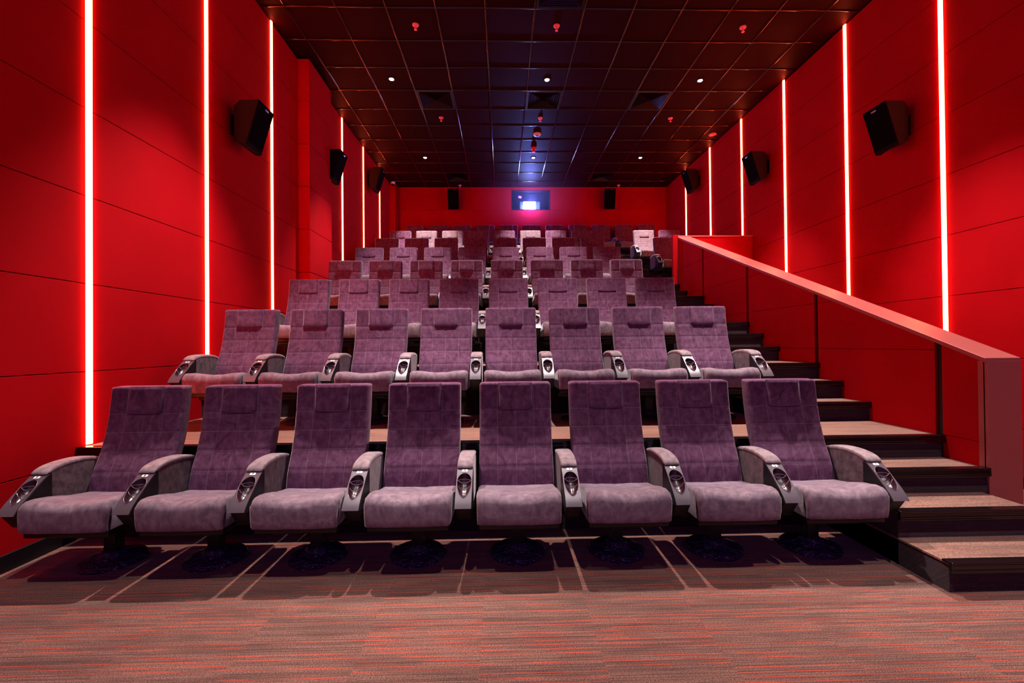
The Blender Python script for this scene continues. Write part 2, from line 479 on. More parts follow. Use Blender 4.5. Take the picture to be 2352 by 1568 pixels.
for i, y in enumerate(RY):
    r = max(k for k in range(8) if k == 0 or edge(k) <= y + .01)
    led(XR, -1, y, (plat(r) if y > 7.8 else .11) + .008, 'glowing vertical red light strip on the right wall, %s from the front' % ORD[i], 'light strips on the right wall')

# ------------------------------------------------------------------ seats
def back_front(z): return smooth_tab([(.30, -.178), (.375, -.175), (.494, -.148), (.587, -.103), (.70, -.062), (.83, -.032), (.93, -.016), (1.02, -.004)], z)
def make_back():
    bm = bmesh.new(); rings = []; uvs = []
    zs_ = []
    n = 60
    for i in range(n + 1):
        zs_.append(.32 + (1.02 - .32) * i / n)
    def ring(z, ins, tfac):
        yf = back_front(z); sl = (back_front(min(z + .01, 1.02)) - back_front(z - .01)) / (min(z + .01, 1.02) - z + .01)
        nrm = Vector((0, -1, sl)).normalized()
        w = .238 - ins; t = .088
        pts = []; uv = []
        m = 56
        for j in range(m + 1):
            x = -w + 2 * w * j / m
            ed = max(0, 1 - (w - abs(x)) / .018)
            d = -.014 * (1 - math.sqrt(max(0, 1 - ed * ed)))
            # quilting: soft pillows between the seams
            gx_ = min(abs(x - s) for s in (-.12, .12) + ((0,) if z < .845 else ()))
            gz_ = min(abs(z - s) for s in (.845, .728, .611, .494))
            for g_ in (gx_, gz_):
                d -= .0035 * math.exp(-(g_ / .007) ** 2)
            d += .005 * math.cos(x / w * 1.35) - .006 * (abs(x) / w) ** 3 * 0
            p = Vector((x, yf, z)) + nrm * (d - ins * .6)
            pts.append(p); uv.append((x, z))
        # rear side
        yb = yf + t * tfac
        for x in (w, w - .02, 0, -w + .02, -w):
            pts.append(Vector((x, yb + (0 if abs(x) < w else -.012) - ins * .3, z))); uv.append((9, 9))
        return pts, uv
    for z in zs_[:-1]:
        ins = 0; r_, u_ = ring(z, 0 if z < 1.0 else 0, 1); rings.append(r_); uvs.append(u_)
    for z, ins in ((1.010, .001), (1.016, .004), (1.0195, .010), (1.0205, .02)):
        r_, u_ = ring(min(z, 1.0205), ins, 1); rings.append(r_); uvs.append(u_)
    loft(bm, rings, True, True, uvs)
    return bm
def make_headrest():
    bm = bmesh.new(); rings = []; uvs = []
    zz = [.852 + .168 * i / 20 for i in range(21)]
    for i, z in enumerate(zz):
        e0 = max(0, 1 - (z - .852) / .014); bulge = .016 * math.sqrt(max(.0, 1 - e0 * e0)) * (.55 + .45 * math.exp(-((z - .88) / .07) ** 2))
        if z > 1.005: bulge *= max(.25, (1.024 - z) / .019)
        pts = []; uv = []
        for j in range(25):
            x = -.113 + .226 * j / 24
            ed = max(0, 1 - (.113 - abs(x)) / .02)
            sag = .006 * math.cos(x / .113 * PI / 2) * (1 if z < .87 else 0)
            pts.append((x, back_front(z) - .004 - bulge * math.sqrt(max(0, 1 - ed * ed)), z - sag)); uv.append((x + 5, z))
        for x in (.113, 0, -.113): pts.append((x, back_front(z) + .02, z)); uv.append((9, 9))
        rings.append(pts); uvs.append(uv)
    loft(bm, rings, True, True, uvs)
    return bm
SEAT_TOP = [(-.588, .365), (-.586, .405), (-.576, .431), (-.555, .448), (-.52, .455), (-.45, .447), (-.35, .420), (-.25, .398), (-.13, .385)]
def make_cushion():
    bm = bmesh.new(); rings = []
    prof = [(-.582, .300), (-.586, .31), (-.590, .34), (-.591, .37), (-.591, .395), (-.588, .415), (-.580, .433), (-.566, .446), (-.545, .454), (-.50, .455)] + \
           [(-.50 + .034 * i, smooth_tab([(-.50, .453), (-.42, .440), (-.30, .408), (-.16, .385)], -.50 + .034 * i)) for i in range(1, 12)]
    rings = []
    m = 40
    # rings run along the profile; each ring is a strip across x closed underneath
    for i, (y, z) in enumerate(prof):
        k = i / (len(prof) - 1)
        w = .228 + .014 * k
        pts = []
        front = y < -.56
        for j in range(m + 1):
            x = -w + 2 * w * j / m
            q = abs(x) / w
            ed = max(0, 1 - (w - abs(x)) / .022); drop = .016 * (1 - math.sqrt(max(0, 1 - ed * ed)))
            saddle = (.016 * math.cos(min(1, q / .85) * PI) * -.5 - .004) * max(0, min(1, (z - .37) / .08))
            wr = .0016 * math.sin(x * 55 + y * 30) * math.sin(y * 42 + x * 13)
            bow = .012 * (1 - q * q)
            if front:
                pts.append((x * (1 - .0), y + drop * .8 - bow * .7, z + (saddle + wr) - drop * (1 if z > .42 else 0)))
            else:
                pts.append((x, y - bow * .7 * max(0, 1 - (y + .56) / .1), z + saddle - drop + wr))
        zb = .300
        yb = y if not front else y + 0.0
        for x in (w - .004, 0, -w + .004):
            if front: pts.append((x, y + .03, max(zb, z - .05) if z > .35 else zb))
            else: pts.append((x, y, zb))
        rings.append(pts)
    loft(bm, rings, True)
    return bm
ARM = [(-.06, .580), (-.12, .598), (-.20, .607), (-.28, .607), (-.34, .600), (-.375, .590), (-.392, .577)]
def make_arm_side():
    bm = bmesh.new()
    top = [(y, z - .018) for y, z in ARM[:-1]] + [(-.378, .56)]
    poly = top + [(-.372, .40), (-.372, .345), (-.07, .335)]
    loft(bm, [[(x, y, z) for y, z in poly] for x in (-.044, .044)])
    bmesh.ops.bevel(bm, geom=list(bm.edges), offset=.003, segments=2, affect='EDGES')
    return bm
def make_arm_pad():
    bm = bmesh.new(); rings = []
    pts_ = [(-.06, .580), (-.09, .590), (-.12, .598), (-.16, .604), (-.20, .607), (-.24, .608), (-.28, .607), (-.31, .604), (-.34, .600), (-.36, .595), (-.378, .588), (-.392, .578), (-.400, .568), (-.401, .560)]
    for i, (y, z) in enumerate(pts_):
        w = .046 - (.003 if i in (0, len(pts_) - 1) else 0)
        th = .030 if i < len(pts_) - 3 else .030 - .008 * (i - len(pts_) + 4)
        a = Vector(pts_[max(0, i - 1)]); b = Vector(pts_[min(len(pts_) - 1, i + 1)]); t = (b - a).normalized(); nr = Vector((t.y, -t.x))
        if nr.y < 0: nr = -nr
        ring = []
        for j in range(20):
            an = 2 * PI * j / 20; cx_ = math.copysign(abs(math.cos(an)) ** .35, math.cos(an)); cz_ = math.copysign(abs(math.sin(an)) ** .5, math.sin(an))
            o_ = (cz_ - 1) * th / 2
            ring.append((cx_ * w, y + nr.x * o_, z + nr.y * o_))
        rings.append(ring)
    loft(bm, rings, True)
    return bm
ARC = [(0, (-.396, .556)), (.25, (-.437, .516)), (.5, (-.478, .476)), (.75, (-.528, .436)), (.9, (-.560, .408)), (1, (-.578, .388))]
def arc(t):
    y = smooth_tab([(a, p[0]) for a, p in ARC], t); z = smooth_tab([(a, p[1]) for a, p in ARC], t)
    # gentle outward swell
    s = math.sin(PI * max(0, min(1, t))) * .010
    return Vector((0, y - s * .65, z + s * .75))
def arc_n(t):
    d = (arc(min(1, t + .02)) - arc(max(0, t - .02))).normalized()
    n = Vector((0, d.z, -d.y))
    return n if n.z > 0 else -n
ARC_LEN = sum((arc((i + 1) / 50) - arc(i / 50)).length for i in range(50))
# cup opening: a shield, (x, t)
def shield(a):
    """a 0..2pi, returns (x, s) with s distance along the arc from the top, metres"""
    c_ = math.cos(a); v = math.sin(a)
    s = .096 - v * (.060 if v > 0 else .098)
    x = .0405 * (c_ if v > 0 else math.copysign(abs(c_) ** 1.08, c_))
    return x, s
def on_arc(x, s, off=0.0):
    t = s / ARC_LEN; p = arc(t) + arc_n(t) * off
    return Vector((x, p.y, p.z))
def make_console():
    bm = bmesh.new()
    # face plate with the shield cut out: rays from the shield rim to the outer rectangle
    N = 64; W = .045
    inner, outer = [], []
    cx_, cs_ = 0, .105
    for j in range(N):
        a = 2 * PI * j / N + .0001
        x, s = shield(a); inner.append((x, s))
        dx, ds = math.cos(a), -math.sin(a)
        k = min((W / abs(dx)) if abs(dx) > 1e-6 else 9, ((ARC_LEN - cs_) / ds) if ds > 1e-6 else 9, (cs_ / -ds) if ds < -1e-6 else 9)
        outer.append((cx_ + dx * k, cs_ + ds * k))
    # snap the four nearest to real corners
    for c in ((W, 0), (-W, 0), (W, ARC_LEN), (-W, ARC_LEN)):
        j = min(range(N), key=lambda j: (outer[j][0] - c[0]) ** 2 + (outer[j][1] - c[1]) ** 2); outer[j] = c
    rings = []
    for k in (0, .35, .7, 1):
        rings.append([on_arc(i[0] + (o[0] - i[0]) * k, i[1] + (o[1] - i[1]) * k, .0) for i, o in zip(inner, outer)])
    loft(bm, rings, False, True)
    # skirt of the opening
    loft(bm, [rings[0], [on_arc(i[0], i[1], -.006) for i in inner]], False, True)
    # sides and underside of the shell
    n = 24
    for sx in (-W, W):
        a = [Vector((sx, arc(i / n).y, arc(i / n).z)) for i in range(n + 1)]
        b = [Vector((sx, -.372, max(.345, min(.556, p.z)))) for p in a]
        va = [bm.verts.new(p) for p in a]; vb = [bm.verts.new(p) for p in b]
        for i in range(n): bm.faces.new((va[i], va[i + 1], vb[i + 1], vb[i]))
    v = [bm.verts.new(p) for p in ((-W, -.578, .388), (W, -.578, .388), (W, -.372, .350), (-W, -.372, .350))]
    bm.faces.new(v)
    v = [bm.verts.new(p) for p in ((-W, -.396, .556), (W, -.396, .556), (W, -.372, .556), (-W, -.372, .556))]
    bm.faces.new(v)
    return bm
def make_console_body():
    bm = bmesh.new(); W = .0465
    for sx in (-1, 1):
        n = 20
        a = [Vector((sx * W, arc(i / n).y + .004, arc(i / n).z - .004)) for i in range(n + 1)]
        ins = [Vector((sx * (W - .003), p.y, p.z)) for p in a]
        b = [Vector((sx * W, -.372, .56 - (.56 - .345) * i / n)) for i in range(n + 1)]
        va = [bm.verts.new(p) for p in a]; vb = [bm.verts.new(p) for p in b]
        for i in range(n): bm.faces.new((va[i], va[i + 1], vb[i + 1], vb[i]))
    return bm
def make_cup():
    bm = bmesh.new(); N = 64; rings = []
    for k in range(9):
        q = 1 - k / 8 * .98
        dep = .040 * math.sqrt(max(0, 1 - q * q)) + .003
        ring = []
        for j in range(N):
            x, s = shield(2 * PI * j / N + .0001)
            ring.append(on_arc(x * q, .105 + (s - .105) * q, -dep))
        rings.append(ring)
    loft(bm, rings, False)
    return bm
def make_rims():
    bm = bmesh.new()
    for s0, wx, sag, r in ((.087, .0395, .018, .0018), (.126, .033, .022, .0013)):
        pts = []
        for j in range(17):
            u = j / 16 * 2 - 1
            pts.append(on_arc(u * wx, s0 + sag * (1 - u * u) - .002, -.002 - .006 * (1 - u * u)))
        tube(bm, pts, r, 6)
    # outline of the opening
    pts = [on_arc(*shield(2 * PI * j / 64 + .0001), .0008) for j in range(65)]
    tube(bm, pts, .0012, 6, False)
    # upper lip: the lens between the two arcs
    a = [on_arc((j / 16 * 2 - 1) * .0395, .086 - .014 * (1 - (j / 8 - 1) ** 2), -.005 - .006 * (1 - (j / 8 - 1) ** 2)) for j in range(17)]
    tube(bm, a, .0014, 6)
    return bm
def make_plate():
    bm = bmesh.new()
    rings = []
    hw, hh, r = .0165, .0085, .004
    o = []
    for cx_, cz_, a0 in ((hw - r, hh - r, 0), (-hw + r, hh - r, PI / 2), (-hw + r, -hh + r, PI), (hw - r, -hh + r, 1.5 * PI)):
        for k in range(5): a = a0 + k * PI / 8; o.append((cx_ + r * math.cos(a), cz_ + r * math.sin(a)))
    loft(bm, [[on_arc(x, .018 - z, off) for x, z in o] for off in (-.001, .0022)], True)
    return bm
digit_me = {}
def digit_mesh(n):
    if n in digit_me: return digit_me[n]
    cu = bpy.data.curves.new('seat_number', 'FONT'); cu.body = str(n); cu.size = .017; cu.align_x = 'CENTER'; cu.align_y = 'CENTER'; cu.extrude = .0003; cu.offset = .0004
    to = bpy.data.objects.new('tmp_text', cu); col.objects.link(to)
    dg = bpy.context.evaluated_depsgraph_get()
    me = bpy.data.meshes.new_from_object(to.evaluated_get(dg)); me.materials.clear(); me.materials.append(M_DIGIT)
    bpy.data.objects.remove(to); bpy.data.curves.remove(cu)
    me.name = 'seat_number'
    p = on_arc(0, .018, .0028); nn = arc_n(.018 / ARC_LEN)
    xax = Vector((1, 0, 0)); yax = nn.cross(xax)
    me.transform(Matrix.Translation(p) @ Matrix((xax, yax, nn)).transposed().to_4x4())
    digit_me[n] = me
    return me
def film_mat():
    m, b, nt = mat('wrinkled_base_film', (.03, .022, .07), .13, spec=1.0)  # blue in the base colour stands in for bluish glints on the film
    tc = node(nt, 'ShaderNodeTexCoord').outputs['Object']
    n = nt.nodes.new('ShaderNodeTexNoise'); n.inputs['Scale'].default_value = 26; n.inputs['Detail'].default_value = 3; n.inputs['Distortion'].default_value = 1.5
    nt.links.new(tc, n.inputs['Vector'])
    bump(nt, b, n.outputs['Fac'], 1, .03)
    return m
M_FILM = film_mat()
def make_base():
    bm = bmesh.new(); rings = []
    N = 48
    for r, z in ((.168, 0), (.172, .012), (.160, .024), (.13, .030), (.10, .034), (.075, .045), (.06, .065), (.05, .07)):
        rings.append([(r * math.cos(2 * PI * j / N) * (1 + .03 * math.sin(5 * j / N * 2 * PI + z * 90)), -.26 + r * math.sin(2 * PI * j / N) * (1 + .03 * math.cos(4 * j / N * 2 * PI)), z + (.0015 * math.sin(7 * 2 * PI * j / N) if 0 < z else 0)) for j in range(N)])
    loft(bm, rings, True)
    return bm
G_SEAT = {}
proto_parts = {}
def P(name, bm, m, parent=None, smooth=45):
    return obj(name, bm, m, parent, smooth)
root0 = empty('cinema_seat', (0, 0, 0), 'x', 'cinema seat')
P('backrest', make_back(), M_BACK, root0, 50)
P('headrest', make_headrest(), M_BACK, root0, 50)
P('seat_cushion', make_cushion(), M_SEAT, root0, 70)
bm = bmesh.new(); box(bm, -.222, .222, -.560, -.14, .262, .302, .008); box(bm, -.15, .15, -.50, -.16, .235, .264, .006); P('seat_pan', bm, M_PLASTIC, root0)
bm = bmesh.new()
loft(bm, [[(x, back_front(z) + .086, z) for x in (-.232, .232)] + [(x, back_front(z) + .10, z) for x in (.22, -.22)] for z in [.26 + .76 * i / 16 if i < 16 else 1.01 for i in range(17)]])
P('back_shell', bm, M_PLASTIC, root0)
bm = bmesh.new(); box(bm, -.035, .035, -.295, -.225, .05, .25, .006); box(bm, -.20, .20, -.29, -.21, .205, .255, .005); P('pedestal', bm, M_PLASTIC, root0)
P('base_plate', make_base(), M_FILM, root0)
def mk_arm(x, parent, num):
    s = P('armrest', make_arm_side() if 'side' not in proto_parts else bmesh.new(), M_SIDE, parent, 35) if 'side' not in proto_parts else None
    return s
arm = P('armrest', make_arm_side(), M_SIDE, root0, 35); arm.location.x = .30
P('arm_pad', make_arm_pad(), M_PAD, arm, 60)
P('console', make_console(), M_CONSOLE, arm, 30)
P('console_side', make_console_body(), M_PLASTIC, arm, 30)
P('cup_holder', make_cup(), M_CUP, arm, 60)
P('cup_rim', make_rims(), M_RIM, arm, 60)
P('number_plate', make_plate(), M_PLATE, arm, 30)
bm = bmesh.new(); hexa(bm, [(-.042, -.50, .30), (.042, -.50, .30), (.042, -.10, .24), (-.042, -.10, .24), (-.042, -.56, .384), (.042, -.56, .384), (.042, -.08, .345), (-.042, -.08, .345)], .006)
P('arm_bracket', bm, M_PLASTIC, arm)
num0 = bpy.data.objects.new('seat_number', digit_mesh(1)); col.objects.link(num0); num0.parent = arm
def kids(o): return [c for c in bpy.data.objects if c.parent == o]
KIDS = {root0.name: kids(root0), arm.name: kids(arm)}
def copy_arm(src, parent, x, num):
    a = src.copy(); col.objects.link(a); a.parent = parent; a.location.x = x
    for c in KIDS[arm.name]:
        d = c.copy(); col.objects.link(d); d.parent = a
        if c is num0: d.data = digit_mesh(num)
    return a
pale_me = {}
def seat(x, r, k_lbl, label, group, num, left_arm=None, pale=False, dy=0, rz=0):
    c = root0.copy(); col.objects.link(c)
    c.location = (x, ROW0 + DR * r + dy, plat(r)); c.rotation_euler.z = rz
    tag(c, label, 'cinema seat', group)
    for p in KIDS[root0.name]:
        if p is arm: copy_arm(p, c, .30, num); continue
        d = p.copy(); col.objects.link(d); d.parent = c
        if pale and p.name in ('backrest', 'headrest'):
            if p.name not in pale_me:
                pale_me[p.name] = p.data.copy(); pale_me[p.name].materials[0] = M_BACK_LIT_NAP
            d.data = pale_me[p.name]
    if left_arm is not None: copy_arm(arm, c, -.30, left_arm)
    return c
SP = [.606, .607, .602, .6, .6, .6, .6]
ROWN = ['front', 'second', 'third', 'fourth', 'fifth', 'sixth', 'seventh', 'back']
for r in range(7):
    for k in range(-4, 4):
        pale = (r == 6 and k in (-3, -2, 1))
        cx_ = .087 + SP[r] * k
        if r == 0:
            lab = 'mauve velour cinema seat in the front row, number %d on the arm at its right' % (4 - k)
        elif pale:
            lab = 'cinema seat toned paler by nap and light in the seventh row, %s from the left wall' % ORD[k + 4]
        else:
            lab = 'mauve velour cinema seat in the %s row, %s from the left wall' % (ROWN[r], ORD[k + 4])
        seat(cx_, r, k, lab, 'seats in the %s row' % ROWN[r], 4 - k, 9 if k == -4 else None, pale)
for r, xs in ((5, (3.39, 3.99)), (6, (3.34, 3.94))):
    for i, x in enumerate(xs):
        pale = (r == 6 and i == 0)
        lab = ('cinema seat toned paler by nap and light, right of the aisle in the seventh row' if pale else
               '%s seat right of the aisle in the %s row, %s it' % ('dark mauve', ROWN[r], ('next to', 'farther from')[i]))
        seat(x, r, i, lab, 'seats right of the aisle', 2 - i, 3 if i == 0 else None, pale)
for k in range(11):
    seat(-2.195 + .6 * k + .0, 7, k, 'dim red cinema seat in the back row under the rear wall, %s from the left' % ORD[k], 'seats in the back row', 11 - k, 12 if k == 0 else None, False)
# remove the pattern seat
for o in KIDS[arm.name] + KIDS[root0.name] + [root0]: bpy.data.objects.remove(o)

# ------------------------------------------------------------------ loudspeakers
M_SPK = mat('black_speaker_cabinet', (.0045, .0012, .002), .8, spec=.12)[0]
M_GRILLE = mat('black_speaker_grille', (.003, .002, .002), .95, spec=.05)[0]
M_LOGO = mat('silver_badge', (.5, .45, .45), .3, metal=.9)[0]
def wall_speaker(side, y, z, label, grp):
    """side +1: on the left wall looking +x"""
    x = XL if side > 0 else XR
    t = empty('wall_speaker', (x, y, z), label, 'speaker', grp)
    s = side; d0 = .055
    A, B = .34, .20          # how far top and bottom stand out
    top, bot = .0, -.47
    bm = bmesh.new()
    y0, y1 = 0, .30
    def ringp(z_, f):
        return [(s * d0, y0 + .03, z_), (s * (d0 + .08), y0, z_), (s * f, y0, z_), (s * f, y1, z_), (s * (d0 + .08), y1, z_), (s * d0, y1 - .03, z_)]
    loft(bm, [ringp(bot + .05, B - .06), ringp(bot, B), ringp(top - .04, A), ringp(top, A - .05)] if False else
         [[(p[0], p[1], p[2] + (.06 if abs(p[0]) < .1 else 0)) for p in ringp(bot, B)], [(p[0], p[1], p[2] - (.05 if abs(p[0]) < .1 else 0)) for p in ringp(top, A)]])
    bmesh.ops.bevel(bm, geom=list(bm.edges), offset=.006, segments=2, affect='EDGES')
    cab = obj('cabinet', bm, M_SPK, t)
    bm = bmesh.new()
    e = .004
    hexa(bm, [(s * (B - .01), y0 + .012, bot + .015), (s * (B + e), y0 + .012, bot + .015), (s * (B + e), y1 - .012, bot + .015), (s * (B - .01), y1 - .012, bot + .015),
              (s * (A - .01), y0 + .012, top - .015), (s * (A + e), y0 + .012, top - .015), (s * (A + e), y1 - .012, top - .015), (s * (A - .01), y1 - .012, top - .015)], .002)
    obj('grille', bm, M_GRILLE, t)
    bm = bmesh.new(); hexa(bm, [(s * (A - .012), .12, -.055), (s * (A - .001), .12, -.055), (s * (A - .001), .18, -.055), (s * (A - .012), .18, -.055),
                                (s * (A - .008), .12, -.042), (s * (A + .003), .12, -.042), (s * (A + .003), .18, -.042), (s * (A - .008), .18, -.042)])
    obj('badge', bm, M_LOGO, t)
    bm = bmesh.new(); box(bm, min(0, s * .012), max(0, s * .012), .06, .24, -.34, -.12, .003); box(bm, min(s * .01, s * (d0 + .01)), max(s * .01, s * (d0 + .01)), .12, .18, -.30, -.16, .003)
    tube(bm, [(s * .03, .15, -.10), (s * .10, .32, -.14), (s * .16, .40, -.16)], [.02, .018, .012], 10)
    obj('bracket', bm, M_SPK, t)
for i, (y, z) in enumerate(((4.70, 3.87), (7.08, 4.40), (9.50, 5.09))):
    wall_speaker(1, y, z, 'black angled loudspeaker on the left wall, %s the front' % ('nearest', 'second from', 'third from')[i], 'speakers on the left wall')
for i, (y, z) in enumerate(((4.64, 3.85), (7.18, 4.42), (9.72, 5.14))):
    wall_speaker(-1, y, z, 'black angled loudspeaker on the right wall, %s the front' % ('nearest', 'second from', 'third from')[i], 'speakers on the right wall')
for i, (x0, x1) in enumerate(((-1.37, -1.08), (2.73, 3.02))):
    t = empty('wall_speaker', ((x0 + x1) / 2, YB, 5.08), 'black upright loudspeaker on the rear wall %s of the projection window' % ('left', 'right')[i], 'speaker', 'speakers on the rear wall')
    bm = bmesh.new(); w_ = .145
    hexa(bm, [(-w_, -.16, -.25), (w_, -.16, -.25), (w_ * .8, -.04, -.2), (-w_ * .8, -.04, -.2), (-w_, -.28, .26), (w_, -.28, .26), (w_ * .8, -.04, .22), (-w_ * .8, -.04, .22)], .006)
    obj('cabinet', bm, M_SPK, t)
    bm = bmesh.new(); w_ = .135; hexa(bm, [(-w_, -.165, -.24), (w_, -.165, -.24), (w_, -.155, -.24), (-w_, -.155, -.24), (-w_, -.283, .25), (w_, -.283, .25), (w_, -.27, .25), (-w_, -.27, .25)], .001)
    obj('grille', bm, M_GRILLE, t)
    bm = bmesh.new(); box(bm, .01, .07, -.284, -.272, .225, .238); obj('badge', bm, M_LOGO, t)
    bm = bmesh.new(); box(bm, -.06, .06, -.05, .0, -.1, .1); obj('bracket', bm, M_SPK, t)

# ------------------------------------------------------------------ projection window
M_BOOTH = mat('booth_interior', (.03, .035, .06), .7)[0]
bm = bmesh.new()
box(bm, XP0, XP0 + .02, YB - .004, YB + .16, ZP0, ZP1); box(bm, XP1 - .02, XP1, YB - .004, YB + .16, ZP0, ZP1)
box(bm, XP0, XP1, YB - .004, YB + .16, ZP0, ZP0 + .02); box(bm, XP0, XP1, YB - .004, YB + .16, ZP1 - .02, ZP1)
wf = tag(obj('window_frame', bm, M_PLASTIC), kind='structure'); wf.name = 'window_1'
gm = bpy.data.materials.new('port_glass'); gm.use_nodes = True; nt = gm.node_tree
nt.nodes.remove(nt.nodes['Principled BSDF'])
tr = nt.nodes.new('ShaderNodeBsdfTransparent'); tr.inputs[0].default_value = (.93, .95, 1, 1); gl = nt.nodes.new('ShaderNodeBsdfGlossy'); gl.inputs['Roughness'].default_value = .03
mx = nt.nodes.new('ShaderNodeMixShader'); mx.inputs[0].default_value = .06
nt.links.new(tr.outputs[0], mx.inputs[1]); nt.links.new(gl.outputs[0], mx.inputs[2]); nt.links.new(mx.outputs[0], nt.nodes['Material Output'].inputs[0])
bm = bmesh.new(); box(bm, XP0 + .02, XP1 - .02, YB + .03, YB + .036, ZP0 + .02, ZP1 - .02); obj('window_pane', bm, gm, wf)
bm = bmesh.new()   # booth behind the glass
for b_ in ((XP0 - .5, XP1 + .5, YB + 1.5, YB + 1.55, 4.2, 6), (XP0 - .55, XP0 - .5, YB + .12, YB + 1.55, 4.2, 6), (XP1 + .5, XP1 + .55, YB + .12, YB + 1.55, 4.2, 6), (XP0 - .5, XP1 + .5, YB + .12, YB + 1.55, 4.2, 4.25), (XP0 - .5, XP1 + .5, YB + .12, YB + 1.55, 5.95, 6)):
    box(bm, *b_)
struct('wall_booth', bm, M_BOOTH)
M_PROJ = mat('projector_housing', (.06, .07, .10), .4)[0]
t = empty('projector', (.78, YB + .16, 4.885), 'digital projector shining bright blue-white through the rear window', 'projector')
bm = bmesh.new(); box(bm, -.26, .30, .12, .75, -.60, .30, .02); obj('body', bm, M_PROJ, t)
bm = bmesh.new()
lathe(bm, [(.105, 0), (.12, .015), (.12, .12), (.09, .13)], 32); bmesh.ops.rotate(bm, verts=bm.verts, cent=(0, 0, 0), matrix=Matrix.Rotation(-PI / 2, 3, 'X')); bmesh.ops.translate(bm, verts=bm.verts, vec=(0, .005, .12))
obj('lens_barrel', bm, M_PLASTIC, t, 40)
bm = bmesh.new(); box(bm, -.165, .165, -.004, .004, -.005, .245, .012, 3)
obj('lens_glow', bm, emis('projector_beam_glow', (.55, .72, 1), 60), t)
bm = bmesh.new(); box(bm, -.30, -.22, -.12, -.117, .30, .36); bmesh.ops.rotate(bm, verts=bm.verts, cent=(-.26, 0, .33), matrix=Matrix.Rotation(.15, 3, 'Y'))
nt_ = obj('notice_slip', bm, mat('pink_paper', (.45, .2, .5), .6)[0]); nt_.location = (.78, YB + .145, 4.885); tag(nt_, 'small pinkish paper slip stuck on the projection window glass', 'notice')
# blue lamp added before the port, standing in for light spilling round the lens
ld = bpy.data.lights.new('added_spill_lamp', 'POINT'); ld.energy = 170; ld.color = (.14, .16, 1); ld.shadow_soft_size = .05
lo = bpy.data.objects.new('added_spill_lamp', ld); lo.location = (.02, -.30, .14); col.objects.link(lo); lo.parent = t

# ------------------------------------------------------------------ ceiling fittings
M_LAMP = emis('downlight_lens_glow', (1, .88, .80), 60)
M_WHITE = mat('white_enamel', (.75, .70, .70), .4)[0]
dx_ = [-1.66, .74, 3.14]
COLN = ['left', 'middle', 'right']
def downlight(x, y, label, power=1.0):
    t = empty('downlight', (x, y, cz(y)), label, 'ceiling light', 'recessed ceiling lights')
    bm = bmesh.new(); lathe(bm, [(.034, .012), (.036, -.004), (.050, -.008), (.054, -.003), (.054, .004), (.036, .02)], 28); obj('trim_ring', bm, M_PLASTIC, t, 40)
    bm = bmesh.new(); lathe(bm, [(.001, -.012), (.018, -.011), (.030, -.006), (.033, .002)], 24); obj('lens', bm, M_LAMP, t, 60)
    l = bpy.data.lights.new('downlight_lamp', 'SPOT'); l.energy = SPOT_W * power; l.color = SPOT_C; l.spot_size = math.radians(63); l.spot_blend = .6; l.shadow_soft_size = .035
    o = bpy.data.objects.new('lamp', l); col.objects.link(o); o.parent = t; o.location = (0, 0, -.03)
for j, y in enumerate((6.861, 9.861)):
    for i, x in enumerate(dx_):
        downlight(x, y, 'small bright recessed downlight, %s of the three in the %s row' % (COLN[i], ('nearer', 'farther')[j]), (1.05, 1.0)[j])
for j, y in enumerate((.861, 3.861)):  # unseen rows, assumed and added for the light on seats and floor
    for i, x in enumerate(dx_):
        downlight(x, y, 'recessed downlight added above the %s, %s of three, out of frame' % (('open floor', 'second seat row')[j], COLN[i]), (.50, 1.5)[j])
M_RH = mat('red_lit_white_plastic', (.95, .25, .30), .35)[0]  # white fittings; the red light on them is put into the colour
def sprinkler(x, y, label):
    t = empty('sprinkler', (x, y, cz(y)), label, 'sprinkler', 'ceiling sprinkler heads')
    bm = bmesh.new(); lathe(bm, [(.040, .004), (.042, -.004), (.034, -.016), (.018, -.020)], 24); obj('escutcheon', bm, M_RH, t, 40)
    bm = bmesh.new(); lathe(bm, [(.012, -.018), (.012, -.040), (.006, -.044), (.006, -.058), (.020, -.060), (.020, -.064), (.002, -.066)], 16); obj('head', bm, M_RH, t, 40)
for j, (y, nm) in enumerate(((5.661, 'nearest'), (8.061, 'middle'), (11.661, 'rearmost'))):
    for i, x in enumerate((-1.06, .74, 3.13)):
        if j == 2 and i == 1: continue
        sprinkler(x if j else (-1.06, .74, 3.16)[i], y, 'small red-lit sprinkler head hanging from the ceiling, %s in the %s row' % (COLN[i], nm))
t = empty('smoke_detector', (.73, 8.70, cz(8.7)), 'flat pale round detector on the ceiling above the projection beam', 'detector')
bm = bmesh.new(); lathe(bm, [(.075, .002), (.078, -.012), (.070, -.026), (.030, -.034), (.002, -.035)], 32); obj('housing', bm, M_WHITE, t, 40)
bm = bmesh.new(); lathe(bm, [(.03, -.03), (.03, -.040), (.002, -.042)], 20); obj('sensor', bm, M_PLASTIC, t, 40)
t = empty('alarm_sounder', (.71, 9.33, cz(9.33)), 'small red alarm sounder with a round top under the ceiling', 'alarm')
M_ALARM = mat('red_alarm_plastic', (.8, .03, .04), .35)[0]
bm = bmesh.new(); lathe(bm, [(.055, .002), (.058, -.02), (.050, -.04), (.02, -.045)], 24); obj('sounder_body', bm, M_ALARM, t, 40)
bm = bmesh.new(); box(bm, -.035, .03, -.03, .03, -.10, -.042, .008); obj('beacon', bm, M_ALARM, t)
t = empty('smoke_detector', (4.22, 8.70, cz(8.7)), 'round red-lit detector in the ceiling beside the right wall', 'detector')
bm = bmesh.new(); lathe(bm, [(.07, .002), (.073, -.012), (.05, -.020), (.046, -.010), (.028, -.012), (.025, -.022), (.002, -.024)], 32); obj('housing', bm, M_RH, t, 40)
t = empty('security_camera', (-2.74, 11.40, cz(11.4) - .06), 'small dome security camera high in the rear left corner', 'camera')
